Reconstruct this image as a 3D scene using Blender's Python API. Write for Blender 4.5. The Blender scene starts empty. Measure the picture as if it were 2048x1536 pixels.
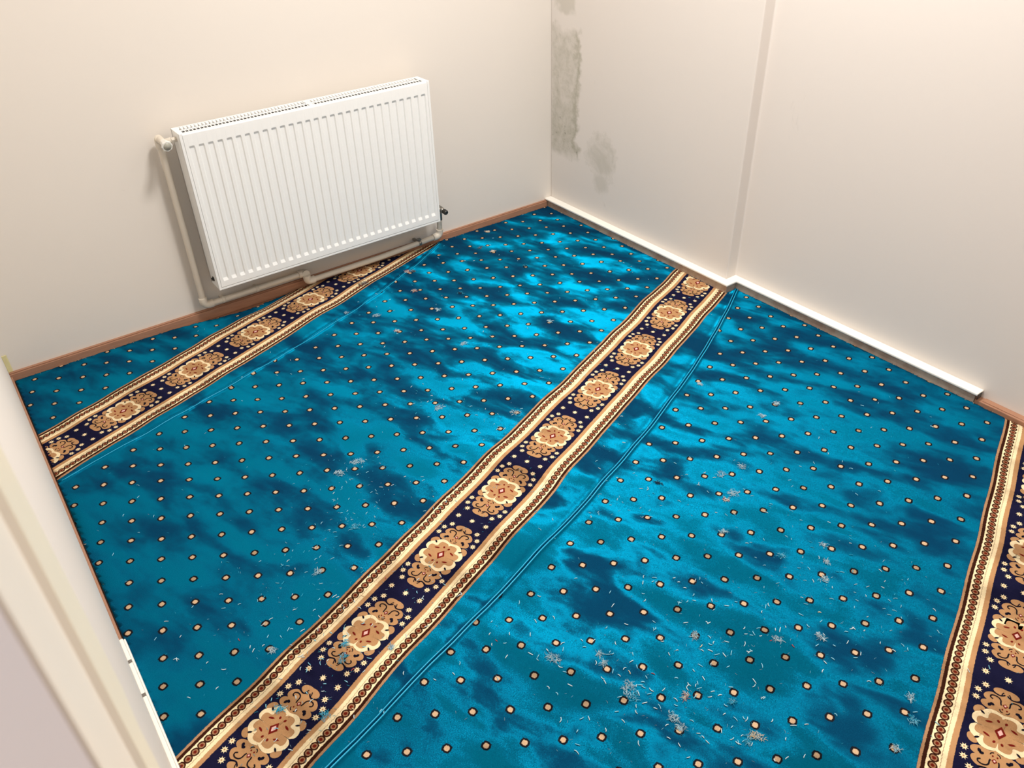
import bpy, bmesh, math, random
import numpy as np
from mathutils import Vector, Matrix

random.seed(7)
RNG = np.random.default_rng(11)
SC = bpy.context.scene
COL = SC.collection

# ------------------------------------------------------------------ helpers
def lin(r, g, b):
    f = lambda c: (c / 255 / 12.92) if c / 255 <= 0.04045 else ((c / 255 + 0.055) / 1.055) ** 2.4
    return (f(r), f(g), f(b), 1.0)

class MB:
    """collects verts / faces of one mesh"""
    def __init__(s): s.v = []; s.f = []; s.m = []; s.sm = []
    def add(s, vs, fs, mi=0, smooth=False):
        o = len(s.v); s.v += [tuple(v) for v in vs]
        for f in fs: s.f.append([i + o for i in f]); s.m.append(mi); s.sm.append(smooth)
        return s
    def box(s, a, b, mi=0):
        (x0, y0, z0), (x1, y1, z1) = [tuple(map(min, zip(a, b))), tuple(map(max, zip(a, b)))]
        v = [(x0,y0,z0),(x1,y0,z0),(x1,y1,z0),(x0,y1,z0),(x0,y0,z1),(x1,y0,z1),(x1,y1,z1),(x0,y1,z1)]
        return s.add(v, [(0,3,2,1),(4,5,6,7),(0,1,5,4),(1,2,6,5),(2,3,7,6),(3,0,4,7)], mi)
    def tube(s, pts, r, n=16, mi=0, caps=True, smooth=True):
        pts = [Vector(p) for p in pts]; rs = r if isinstance(r, (list, tuple)) else [r] * len(pts)
        rings = []; prev = None
        for i, p in enumerate(pts):
            t = ((pts[min(i+1, len(pts)-1)] - p).normalized() + (p - pts[max(i-1, 0)]).normalized())
            t = t.normalized() if t.length > 1e-9 else Vector((0, 0, 1))
            if prev is None:
                a = t.orthogonal().normalized()
            else:
                a = prev - t * prev.dot(t); a.normalize()
            prev = a; b = t.cross(a)
            rings.append([p + (a * math.cos(2*math.pi*k/n) + b * math.sin(2*math.pi*k/n)) * rs[i] for k in range(n)])
        vs = [v for rg in rings for v in rg]; fs = []
        for i in range(len(rings) - 1):
            for k in range(n):
                fs.append((i*n+k, i*n+(k+1) % n, (i+1)*n+(k+1) % n, (i+1)*n+k))
        s.add(vs, fs, mi, smooth)
        if caps:
            o = len(s.v) - len(vs)
            s.f.append([o + k for k in range(n)][::-1]); s.m.append(mi); s.sm.append(False)
            s.f.append([o + (len(rings)-1)*n + k for k in range(n)]); s.m.append(mi); s.sm.append(False)
        return s
    def lathe(s, c, axis, prof, n=24, mi=0, smooth=True):
        """prof: (distance along axis, radius)"""
        ax = Vector(axis).normalized(); c = Vector(c)
        return s.tube2([(c + ax * d, r) for d, r in prof], ax, n, mi, smooth)
    def tube2(s, pr, ax, n, mi, smooth):
        a = ax.orthogonal().normalized(); b = ax.cross(a); vs = []
        for p, r in pr:
            for k in range(n):
                vs.append(p + (a*math.cos(2*math.pi*k/n) + b*math.sin(2*math.pi*k/n)) * max(r, 1e-5))
        fs = [(i*n+k, i*n+(k+1) % n, (i+1)*n+(k+1) % n, (i+1)*n+k) for i in range(len(pr)-1) for k in range(n)]
        fs += [tuple(range(n))[::-1], tuple((len(pr)-1)*n + k for k in range(n))]
        return s.add(vs, fs, mi, smooth)
    def prism(s, poly, z0, z1, mi=0):
        n = len(poly)
        vs = [(x, y, z0) for x, y in poly] + [(x, y, z1) for x, y in poly]
        fs = [tuple(range(n))[::-1], tuple(range(n, 2*n))] + [(k, (k+1) % n, n+(k+1) % n, n+k) for k in range(n)]
        return s.add(vs, fs, mi)
    def build(s, name, mats, parent=None, bevel=0.0, seg=2):
        me = bpy.data.meshes.new(name)
        me.from_pydata(s.v, [], s.f)
        for m in (mats if isinstance(mats, list) else [mats]): me.materials.append(m)
        me.polygons.foreach_set('material_index', s.m)
        me.polygons.foreach_set('use_smooth', s.sm)
        bm = bmesh.new(); bm.from_mesh(me); bmesh.ops.recalc_face_normals(bm, faces=bm.faces); bm.to_mesh(me); bm.free()
        o = bpy.data.objects.new(name, me); COL.objects.link(o)
        if parent: o.parent = parent
        if bevel:
            md = o.modifiers.new('bevel', 'BEVEL'); md.width = bevel; md.segments = seg; md.limit_method = 'ANGLE'; md.angle_limit = math.radians(40)
        return o

def tag(o, label=None, cat=None, group=None, kind=None):
    if label: o['label'] = label
    if cat: o['category'] = cat
    if group: o['group'] = group
    if kind: o['kind'] = kind
    return o

def empty(name, loc, label, cat, group=None):
    o = bpy.data.objects.new(name, None); COL.objects.link(o); o.location = loc; o.empty_display_size = 0.05
    return tag(o, label, cat, group)

def part(mb, name, mat, root, **k):
    """mesh given in world coordinates, parented to root"""
    o = mb.build(name, mat, None, **k)
    base = Vector((0, 0, 0)); q = root
    while q is not None: base += q.location; q = q.parent
    o.data.transform(Matrix.Translation(-base)); o.parent = root
    return o

# ------------------------------------------------------------------ node maths
class X:
    nt = None
    def __init__(s, k): s.k = k
    @staticmethod
    def op(o, *a, clamp=False):
        n = X.nt.nodes.new('ShaderNodeMath'); n.operation = o; n.use_clamp = clamp
        for i, v in enumerate(a):
            if isinstance(v, X): X.nt.links.new(v.k, n.inputs[i])
            else: n.inputs[i].default_value = v
        return X(n.outputs[0])
    def __add__(s, o): return X.op('ADD', s, o)
    __radd__ = __add__
    def __sub__(s, o): return X.op('SUBTRACT', s, o)
    def __rsub__(s, o): return X.op('SUBTRACT', o, s)
    def __mul__(s, o): return X.op('MULTIPLY', s, o)
    __rmul__ = __mul__
    def __truediv__(s, o): return X.op('DIVIDE', s, o)
def mn(a, b): return X.op('MINIMUM', a, b)
def mx(a, b): return X.op('MAXIMUM', a, b)
def ab(a): return X.op('ABSOLUTE', a)
def fr(a): return X.op('FRACT', a)
def sq(a): return X.op('SQRT', a)
def wrap(a, p): return (fr(a / p + 0.5) - 0.5) * p          # distance to the nearest multiple of p
def ss(e0, e1, x):
    n = X.nt.nodes.new('ShaderNodeMapRange'); n.interpolation_type = 'SMOOTHSTEP'
    X.nt.links.new(x.k, n.inputs['Value'])
    if e0 < e1: n.inputs['From Min'].default_value = e0; n.inputs['From Max'].default_value = e1
    else:
        n.inputs['From Min'].default_value = e1; n.inputs['From Max'].default_value = e0
        n.inputs['To Min'].default_value = 1; n.inputs['To Max'].default_value = 0
    return X(n.outputs[0])
def mix(f, a, b):
    n = X.nt.nodes.new('ShaderNodeMix'); n.data_type = 'RGBA'
    for sck, v in ((n.inputs[0], f), (n.inputs[6], a), (n.inputs[7], b)):
        if isinstance(v, X): X.nt.links.new(v.k, sck)
        else: sck.default_value = v
    return X(n.outputs[2])
def noise(vec, scale, detail=2.0, rough=0.5, dist=0.0, col=False):
    n = X.nt.nodes.new('ShaderNodeTexNoise'); n.inputs['Scale'].default_value = scale
    n.inputs['Detail'].default_value = detail; n.inputs['Roughness'].default_value = rough; n.inputs['Distortion'].default_value = dist
    if vec is not None: X.nt.links.new(vec.k, n.inputs['Vector'])
    return X(n.outputs['Color' if col else 'Fac'])
def comb(x, y, z=0.0):
    n = X.nt.nodes.new('ShaderNodeCombineXYZ')
    for i, v in enumerate((x, y, z)):
        if isinstance(v, X): X.nt.links.new(v.k, n.inputs[i])
        else: n.inputs[i].default_value = v
    return X(n.outputs[0])
def sep(v):
    n = X.nt.nodes.new('ShaderNodeSeparateXYZ'); X.nt.links.new(v.k, n.inputs[0])
    return [X(o) for o in n.outputs]
def vm(op, a, b):
    n = X.nt.nodes.new('ShaderNodeVectorMath'); n.operation = op
    for i, v in enumerate((a, b)):
        if v is None: continue
        if isinstance(v, X): X.nt.links.new(v.k, n.inputs[i])
        else: n.inputs[i].default_value = v
    return X(n.outputs[0])
def geo(name='Position'):
    n = X.nt.nodes.new('ShaderNodeNewGeometry'); return X(n.outputs[name])
def objco():
    n = X.nt.nodes.new('ShaderNodeTexCoord'); return X(n.outputs['Object'])
def bump(h, strength, dist):
    n = X.nt.nodes.new('ShaderNodeBump'); n.inputs['Strength'].default_value = strength; n.inputs['Distance'].default_value = dist
    X.nt.links.new(h.k, n.inputs['Height']); return X(n.outputs[0])
def new_mat(name):
    m = bpy.data.materials.new(name); m.use_nodes = True; X.nt = m.node_tree
    b = m.node_tree.nodes['Principled BSDF']
    return m, b
def setin(b, **k):
    for n, v in k.items():
        s = b.inputs[n.replace('_', ' ')]
        if isinstance(v, X): X.nt.links.new(v.k, s)
        else: s.default_value = v

def simple(name, col, rough=0.5, metal=0.0, var=0.03, scale=30, bmp=0.0):
    m, b = new_mat(name); pos = objco()
    n = noise(pos, scale, 3)
    dark = tuple(c * (1 - var * 2.5) for c in col[:3]) + (1,)
    setin(b, Base_Color=mix(n, dark, col), Roughness=rough, Metallic=metal)
    if bmp: setin(b, Normal=bump(n, 0.3, bmp))
    return m

WALLC = lin(232, 224, 214)
def wall_mat(name, stain=False, tint=WALLC):
    m, b = new_mat(name); pos = geo()
    n = noise(pos, 1.3, 3); n2 = noise(pos, 90, 2)
    c = mix(n, tuple(x * 0.97 for x in tint[:3]) + (1,), tint)
    px, py, pz = sep(pos)
    # small scuffs, lower down
    sc = ss(0.70, 0.78, noise(vm('MULTIPLY', pos, (9, 9, 6)), 1.0, 4, 0.6, 0.6))
    sc = sc * ss(1.3, 0.2, pz) * 0.16
    c = mix(sc, c, lin(120, 108, 96))
    if stain:
        w = noise(pos, 14, 4, 0.6); w2 = noise(pos, 38, 5, 0.65)
        e = (w - 0.5) * 0.13 + (noise(pos, 5.0, 3) - 0.5) * 0.10
        patch = ss(0.36, 0.66, noise(pos, 9.0, 5, 0.6, 0.8))
        low = ss(0.62, 0.34, pz)
        a = ss(-0.02, 0.022, mn(mn(py + 0.195 + e, (py * -1.0) - 0.002), mn(pz - 0.290 - e * 0.5, 0.845 - pz + e)))
        a2 = ss(-0.02, 0.02, mn(mn(py + 0.16 + e, (py * -1.0) - 0.03), pz - 0.925 + e)) * ss(1.16, 1.0, pz + e) * 0.3
        edge = a * ss(0.035, 0.008, ab(py + 0.195 + e)) * 0.35
        dy = (py + 0.365) / 0.105; dz = (pz - 0.335) / 0.10
        d = sq(dy * dy + dz * dz) + (w - 0.5) * 1.1 + (w2 - 0.5) * 0.9
        b2 = ss(1.2, 0.6, d) * (0.08 + patch * 0.24)
        dy = (py + 0.365) / 0.05; dz = (pz - 0.22) / 0.05
        b3 = ss(1.3, 0.5, sq(dy * dy + dz * dz) + (w2 - 0.5) * 1.2) * 0.24
        ring = ss(0.10, 0.02, ab(d - 1.0)) * 0.10
        b2 = mx(b2, ring)
        k = mx(mx(a * (0.17 + patch * 0.16 + ss(0.40, 0.70, w2) * 0.16 + low * 0.12) + edge, a2), mx(b2, b3))
        c = mix(k, c, lin(142, 139, 112))
        sp = ss(0.60, 0.74, noise(pos, 34, 5, 0.6)) * a * (0.2 + low * 0.5)
        c = mix(sp, c, lin(98, 96, 80))
    setin(b, Base_Color=c, Roughness=0.62, Normal=bump(n2, 0.12, 0.001))
    b.inputs['Specular IOR Level'].default_value = 0.35
    return m

# ------------------------------------------------------------------ materials
M_wall = wall_mat('wall_paint'); M_wallR = wall_mat('wall_paint_damp', True, lin(233, 225, 217))
M_wallL = wall_mat('wall_paint_left', False, lin(240, 233, 224))
M_ceil = simple('ceiling_paint', lin(232, 228, 222), 0.8)
M_wallF = simple('front_wall_paint', lin(205, 200, 192), 0.8)
M_white = simple('radiator_enamel', lin(247, 247, 244), 0.32, var=0.006)
M_inner = simple('radiator_core_shade', lin(44, 40, 36), 0.8)  # darkened to paint the shade inside the radiator
M_pipe = simple('pipe_paint', lin(222, 212, 196), 0.4, var=0.03)
M_knob = simple('valve_plastic', lin(232, 230, 222), 0.35, var=0.01)
M_knobc = simple('valve_cap_insert', lin(176, 174, 160), 0.4, var=0.02)
M_metal = simple('nickel_fitting', lin(150, 146, 138), 0.35, 0.8)
M_dark = simple('dark_cap', lin(52, 50, 46), 0.45, 0.2)
M_ledge = simple('white_gloss_paint', lin(250, 246, 236), 0.35, var=0.012, scale=12)
M_mark = simple('pencil_mark', lin(120, 112, 104), 0.7)
M_case = simple('cream_gloss_paint', lin(246, 238, 224), 0.4, var=0.01)
M_caseY = simple('yellowed_paint', lin(249, 241, 218), 0.4, var=0.02)
M_lilac = simple('grey_lilac_tone', lin(206, 196, 196), 0.5, var=0.01)  # even grey-lilac base colour, duller than the lining
M_yell = simple('yellowed_filler', lin(226, 214, 160), 0.7, var=0.08)

def wood_mat(name, c1, c2, dust=0.0):
    m, b = new_mat(name); pos = geo()
    g = noise(vm('MULTIPLY', pos, (6, 6, 60)), 2.0, 4, 0.6, 0.4)
    c = mix(g, c1, c2)
    if dust:
        d = ss(0.35, 0.65, noise(pos, 16, 4, 0.6)) * dust
        c = mix(d, c, lin(196, 178, 158))
    setin(b, Base_Color=c, Roughness=0.6, Normal=bump(g, 0.2, 0.001)); return m
M_wood = wood_mat('skirting_wood', lin(146, 100, 76), lin(188, 140, 110))
M_woodd = wood_mat('dusty_skirting_wood', lin(150, 118, 96), lin(182, 152, 130), 0.75)
M_floor = wood_mat('bare_floor', lin(132, 90, 66), lin(170, 124, 96))

# ------------------------------------------------------------------ carpet frame of reference
O2 = np.array([-0.3309, -1.1501]); PHI = math.radians(20.3737)
CU = np.array([math.cos(PHI), math.sin(PHI)]); CV = np.array([-math.sin(PHI), math.cos(PHI)])
PITCH = 0.29671
def to_xy(U, V): U = np.asarray(U, float); V = np.asarray(V, float); return O2[0] + U*CU[0] + V*CV[0], O2[1] + U*CU[1] + V*CV[1]
def to_uv(x, y): dx = np.asarray(x) - O2[0]; dy = np.asarray(y) - O2[1]; return dx*CU[0] + dy*CU[1], dx*CV[0] + dy*CV[1]
S1 = np.polyfit([-2.0, -1.845, -1.64, -1.259, -0.864, -0.456, 0.03], [1.172, 1.164, 1.146, 1.114, 1.095, 1.100, 1.165], 4)
S2 = np.polyfit([-2.3, -2.067, -1.765, -1.4956, -1.2568, -0.8604, -0.4513, 0.148, 0.325], [-0.15, -0.1663, -0.1878, -0.213, -0.2243, -0.2391, -0.2423, -0.1785, -0.158], 4)
def seam1(U): U = np.clip(U, -2.0, 0.1); return np.polyval(S1, U)
def seam2(U): U = np.clip(U, -2.3, 0.34); return np.polyval(S2, U)
WV = []
for i in range(22):
    lam = RNG.uniform(0.13, 0.45); th = RNG.normal(0.12, 0.42)
    WV.append((2*math.pi/lam*math.cos(th), 2*math.pi/lam*math.sin(th), RNG.uniform(0, 6.28), 0.0021 * lam / 0.25))
def height(x, y):
    U, V = to_uv(x, y); h = np.zeros_like(U)
    for a, b, p, A in WV: h = h + A * np.sin(a*U + b*V + p + 0.7*np.sin(2.1*V + p))
    h = np.maximum(h * 0.28, -0.0035)
    # flatten at the room's edges
    for e in (-np.asarray(y) - 0.02, -np.asarray(x) + 0.02, np.asarray(x) + 2.48):
        h = h * np.clip(e / 0.15, 0.1, 1)
    h = h + 0.004
    for s in (seam1, seam2):
        d = V - s(U)
        h = h + 0.0050*np.exp(-((d - 0.0048)/0.0036)**2) + 0.0050*np.exp(-((d + 0.0048)/0.0036)**2) - 0.0025*np.exp(-((d-0.020)/0.008)**2)
    return h
def wob(U, V):
    return 0.0016*np.sin(7.3*U + 1.0 + 3*np.sin(1.7*U)) + 0.0012*np.sin(19*U + 2.2*V), 0.0022*np.sin(5.1*U + 9*V) + 0.0013*np.sin(23*U + 4*V)

TEAL = lin(0, 122, 158)
def pile_nodes(b, col, gcol, U, V, weight=0.3):
    """pile brushed into patches that lean one way or the other; the sides of the fibres are glossy"""
    nt = X.nt
    n1 = noise(comb(U * 2.6, V * 1.0, 0.0), 3.3, 3.0, 0.5, 0.4)
    n2 = noise(comb(U * 1.4, V * 0.8, 3.0), 7.5, 4.0, 0.55, 0.3)
    lay = ss(0.365, 0.645, n1 * 0.60 + n2 * 0.40)
    fine = noise(comb(U, V, 0.0), 420.0, 2.0, 0.6, col=True)
    k = lay * 1.25 - 0.25
    tilt = comb(k * -0.50, k * -0.74, 0.0)
    jit = vm('MULTIPLY', vm('SUBTRACT', fine, (0.5, 0.5, 0.5)), (0.9, 0.9, 0.0))
    nrm = vm('NORMALIZE', vm('ADD', vm('ADD', geo('Normal'), tilt), jit), None)
    setin(b, Base_Color=col, Roughness=0.9, Normal=nrm)
    b.inputs['Specular IOR Level'].default_value = 0.05
    gl = nt.nodes.new('ShaderNodeBsdfGlossy'); gl.inputs['Roughness'].default_value = 0.48
    nt.links.new(gcol.k, gl.inputs['Color']); nt.links.new(nrm.k, gl.inputs['Normal'])
    mixs = nt.nodes.new('ShaderNodeMixShader'); nt.links.new((lay * (weight * 0.91) + weight * 0.09).k, mixs.inputs[0])
    out = nt.nodes['Material Output']
    nt.links.new(b.outputs[0], mixs.inputs[1]); nt.links.new(gl.outputs[0], mixs.inputs[2]); nt.links.new(mixs.outputs[0], out.inputs[0])

NAVY = lin(24, 24, 52); TAN = lin(190, 144, 100); CREAM = lin(250, 228, 184); DARKB = lin(58, 28, 18)
BROWN = lin(160, 116, 84); MAROON = lin(112, 34, 22); PINK = lin(240, 190, 180); BLACK = lin(24, 26, 32)
def carpet_mat(name, org, vc):
    m, b = new_mat(name)
    n = X.nt.nodes.new('ShaderNodeUVMap'); uv = X(n.outputs[0])
    fz = vm('MULTIPLY', vm('SUBTRACT', noise(uv, 260, 2, 0.6, col=True), (0.5, 0.5, 0.5)), (0.0034, 0.0034, 0))
    u0, v0, _ = sep(uv)
    U, V, _ = sep(vm('ADD', uv, fz))
    # staggered rows of small tan lozenges
    du, dv = 0.0997, 0.1334
    def lozenge(ou, ov):
        a = ab(wrap(U - ou, du)); c = ab(wrap(V - ov, dv))
        return mx(a, c) * 0.72 + (a + c) * 0.28
    d = mn(lozenge(org[0], org[1]), lozenge(org[0] + 0.0499, org[1] - 0.0667))
    t = ab(V - vc)
    hue = noise(comb(u0, v0, 0.0), 5.0, 3)
    blue = mix(hue, lin(0, 47, 78), lin(0, 54, 88))
    out = ss(0.131, 0.134, t)
    far = ss(0.131, 0.134, V - vc) if vc > -1 else ss(0.131, 0.134, V - vc)
    k1 = ss(0.0117, 0.0103, d) * far
    c = mix(k1, blue, BLACK)
    k2 = ss(0.0070, 0.0056, d) * far
    c = mix(k2, c, lin(205, 172, 138))
    e = 0.0006
    c = mix(ss(0.1318 + e, 0.1318 - e, t), c, lin(178, 136, 100))
    c = mix(ss(0.1258 + e, 0.1258 - e, t), c, DARKB)
    c = mix(ss(0.1178 + e, 0.1178 - e, t), c, CREAM)
    P = PITCH / 16
    cu = ab(wrap(U, P)); cv = ab(t - 0.1045)
    dd = mx(sq(cu*cu + cv*cv), (cu * 0.62 + cv * 0.80))
    c = mix(ss(0.0103, 0.0095, dd), c, DARKB)
    c = mix(ss(0.0071, 0.0062, dd), c, BROWN)
    c = mix(ss(0.0042, 0.0034, dd), c, MAROON)
    ln = ab(t - 0.0905 - ab(wrap(U, P / 2)) * 0.28)
    c = mix(ss(0.0011, 0.0005, ln) * 0.6, c, lin(120, 84, 60))
    c = mix(ss(0.0815 + e, 0.0815 - e, t), c, TAN)
    c = mix(ss(0.0700 + e, 0.0700 - e, t), c, NAVY)
    gc = mix(out - k1, vm('MULTIPLY', c, (0.6, 0.6, 0.6)), (0.0, 0.57, 0.92, 1))
    pile_nodes(b, c, gc, u0, v0, 0.33)
    return m
def yarn(name, col, k=0.45):
    m, b = new_mat(name)
    n = X.nt.nodes.new('ShaderNodeUVMap'); u, v, _ = sep(X(n.outputs[0]))
    c = mix(noise(comb(u, v, 0.0), 300, 2), tuple(x*0.86 for x in col[:3]) + (1,), col)
    pile_nodes(b, c, vm('MULTIPLY', c, (0.6, 0.6, 0.6)), u, v, 0.25)
    return m
M_mot = [yarn('tan_yarn', TAN), yarn('cream_yarn', CREAM), yarn('navy_yarn', lin(20, 18, 34)), yarn('maroon_yarn', lin(120, 30, 22)), yarn('pink_yarn', PINK), yarn('dark_navy_yarn', lin(30, 24, 30))]

# ------------------------------------------------------------------ woven border motif, one repeat, in mm (u along the border, v across)
def mirror4(q): 
    a = list(q); b = [(u, -v) for u, v in a[::-1]]; c = [(-u, -v) for u, v in a]; d = [(-u, v) for u, v in a[::-1]]
    out = []
    for pt in [(u, v) for u, v in a[::-1]] + d[::-1] + c[::-1] + b[::-1]:
        if not out or (abs(out[-1][0]-pt[0]) + abs(out[-1][1]-pt[1])) > 0.05: out.append(pt)
    if abs(out[0][0]-out[-1][0]) + abs(out[0][1]-out[-1][1]) < 0.05: out.pop()
    return out
def smooth_poly(pts, closed=True, it=2):
    for _ in range(it):
        o = []; n = len(pts)
        rg = range(n) if closed else range(n - 1)
        if not closed: o.append(pts[0])
        for i in rg:
            a, b = pts[i], pts[(i+1) % n]
            o.append((a[0]*.78 + b[0]*.22, a[1]*.78 + b[1]*.22)); o.append((a[0]*.22 + b[0]*.78, a[1]*.22 + b[1]*.78))
        if not closed: o.append(pts[-1])
        pts = o
    return pts
def ell(cu, cv, a, b, rot=0, n=14):
    c, s = math.cos(rot), math.sin(rot)
    return [(cu + a*math.cos(t)*c - b*math.sin(t)*s, cv + a*math.cos(t)*s + b*math.sin(t)*c) for t in [2*math.pi*k/n for k in range(n)]]
def lens(p, q, w):
    (u0, v0), (u1, v1) = p, q; mu, mv = (u0+u1)/2, (v0+v1)/2; L = math.hypot(u1-u0, v1-v0)
    nu, nv = -(v1-v0)/L*w/2, (u1-u0)/L*w/2
    return [p, ((u0+mu)/2+nu*.85, (v0+mv)/2+nv*.85), (mu+nu, mv+nv), ((u1+mu)/2+nu*.85, (v1+mv)/2+nv*.85), q,
            ((u1+mu)/2-nu*.85, (v1+mv)/2-nv*.85), (mu-nu, mv-nv), ((u0+mu)/2-nu*.85, (v0+mv)/2-nv*.85)]
def strokes(pts, w):
    """a stroke as a row of quads"""
    pts = smooth_poly(pts, False, 2); out = []; L = []; R = []
    for i, (u, v) in enumerate(pts):
        a = pts[max(i-1, 0)]; b = pts[min(i+1, len(pts)-1)]; l = math.hypot(b[0]-a[0], b[1]-a[1]) or 1
        nu, nv = -(b[1]-a[1])/l*w/2, (b[0]-a[0])/l*w/2; L.append((u+nu, v+nv)); R.append((u-nu, v-nv))
    for i in range(len(pts)-1): out.append([L[i], L[i+1], R[i+1], R[i]])
    return out
POLY = []        # (points, layer, material)
def put(p, layer, mi): POLY.append((p, layer, mi))
for su in (1, -1):
    for sv in (1, -1):
        f = lambda pts: [(u*su, v*sv) for u, v in pts]
        put(f(ell(37.5, 46, 13, 10.5, -0.7)), 1, 0)
        put(f(lens((36.5, 44), (29.5, 34.5), 4.6)), 4, 2)
        put(f(lens((13.5, 31.5), (18.5, 16.5), 5.0)), 4, 3)
        put(f(ell(26, 7.6, 3.6, 2.7, 0.5, 10)), 4, 3)
        # scroll flourish
        put(f(lens((56, 31.5), (66, 27), 7)), 3, 2); put(f(ell(65, 24.5, 4.6, 3.4, 1.2, 10)), 3, 2)
        for q in strokes([(80, 24.5), (83, 30), (89, 29), (92, 22), (90, 13), (84, 9), (76, 9), (71, 7.5)], 3.0): put(f(q), 3, 5)
        for q in strokes([(101, 28), (98.5, 20), (96.5, 12), (101, 4.5), (104, 2.5)], 3.2): put(f(q), 3, 2)
        for q in strokes([(98, 9), (104, 8), (109, 5)], 2.2): put(f(q), 3, 2)
        for q in strokes([(52, 3), (54, 8), (59, 9.5)], 2.0): put(f(q), 3, 5)
        put(f(ell(61, 4.3, 2.1, 1.8, 0, 8)), 3, 3)
        for (u, v) in ((68.5, 56.5), (91.5, 54.5), (111.5, 41.5)) + (((148.35, 46),) if su > 0 else ()):
            put(f(ell(u, v, 5.6, 5.4, 0, 12)), 1, 1)
            for k in range(8):
                a = k*math.pi/4 + 0.2; c, s = math.cos(a), math.sin(a)
                put(f([(u + 5*c - 1.1*s, v + 5*s + 1.1*c), (u + 9.2*c, v + 9.2*s), (u + 5*c + 1.1*s, v + 5*s - 1.1*c)]), 1, 1)
            put(f(ell(u, v, 2.1, 2.1, 0, 8)), 2, 0)
    s = su
    body = [(44, 0), (47, 6), (51.5, 12), (48, 22), (49.5, 33), (53, 42), (60, 47), (67, 45.5), (71, 40), (72.5, 35), (76, 41), (83, 43.5), (91, 40), (97, 33), (99.5, 25), (98, 15), (97, 8), (97, 0)]
    body = body + [(u, -v) for u, v in body[-2:0:-1]]
    put([(u*s, v) for u, v in smooth_poly(body)], 1, 0)
    cap = [(96.5, 0), (97, 10), (101, 21), (106, 26), (112, 25), (117, 19), (119.5, 9), (118.5, 0)]
    cap = cap + [(u, -v) for u, v in cap[-2:0:-1]]
    put([(u*s, v) for u, v in smooth_poly(cap)], 1, 0)
    put([(s*(72.5+6.2*a), 5.4*b) for a, b in ((1, 0), (0, 1), (-1, 0), (0, -1))], 3, 3)
    put([(s*(72.5+3*a), 2.8*b) for a, b in ((1, 0), (0, 1), (-1, 0), (0, -1))], 4, 4)
cream = [(45.5, 0), (48, 7), (50.5, 15), (50, 25), (45.5, 34), (37, 39.5), (33, 45), (27, 53), (18, 57), (8, 56), (3, 50), (0, 46)]
put(smooth_poly(mirror4(cream)), 2, 1)
inner = [(38.5, 0), (41, 8), (42, 17), (39, 25), (31, 27.5), (23, 26.5), (21, 33), (21.5, 41), (17, 46.5), (9, 47), (3, 44.5), (0, 42.5)]
put(smooth_poly(mirror4(inner)), 3, 0)
for (u, v) in ((148.35, 0),):
    put(ell(u, v, 5.6, 5.4, 0, 12), 1, 1)
    for k in range(8):
        a = k*math.pi/4 + 0.2; c, s = math.cos(a), math.sin(a)
        put([(u + 5*c - 1.1*s, v + 5*s + 1.1*c), (u + 9.2*c, v + 9.2*s), (u + 5*c + 1.1*s, v + 5*s - 1.1*c)], 1, 1)
put([(16.2, 0), (0, 11.2), (-16.2, 0), (0, -11.2)], 4, 3)
put([(8, 0), (0, 5.6), (-8, 0), (0, -5.6)], 5, 4)

def motif_template():
    bm = bmesh.new()
    for pts, layer, mi in POLY:
        vs = [bm.verts.new((u/1000, v/1000, layer*0.00035)) for u, v in pts]
        f = bm.faces.new(vs); f.material_index = mi
    bmesh.ops.triangulate(bm, faces=[f for f in bm.faces if len(f.verts) > 4])
    for k in range(-13, 17):
        bmesh.ops.bisect_plane(bm, geom=list(bm.verts)+list(bm.edges)+list(bm.faces), plane_co=(k*0.0115+0.002, 0, 0), plane_no=(1, 0, 0))
    for k in range(-7, 8):
        bmesh.ops.bisect_plane(bm, geom=list(bm.verts)+list(bm.edges)+list(bm.faces), plane_co=(0, k*0.0115+0.001, 0), plane_no=(0, 1, 0))
    bmesh.ops.recalc_face_normals(bm, faces=bm.faces)
    for f in bm.faces:
        if f.normal.z < 0: f.normal_flip()
    bm.verts.index_update()
    co = np.array([v.co[:] for v in bm.verts]); fs = [[v.index for v in f.verts] for f in bm.faces]; mi = [f.material_index for f in bm.faces]
    bm.free(); return co, fs, mi
TEMPLATE = motif_template()

XL, XR, XR2, YREC, YB = -2.478, -0.029, 0.026, -1.172, -0.013
def inside(x, y, m=0.0):
    return (x > XL + m) & (y < YB - m) & (x < np.where(y > YREC, XR, XR2) - m) & (y > -3.55)
def bulge(x, y):
    b = 0.040 * np.exp(-((x + 1.62)/0.20)**2) - 0.0*x
    return b * np.clip(1 - (YB - y)/0.10, 0, 1)

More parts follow.
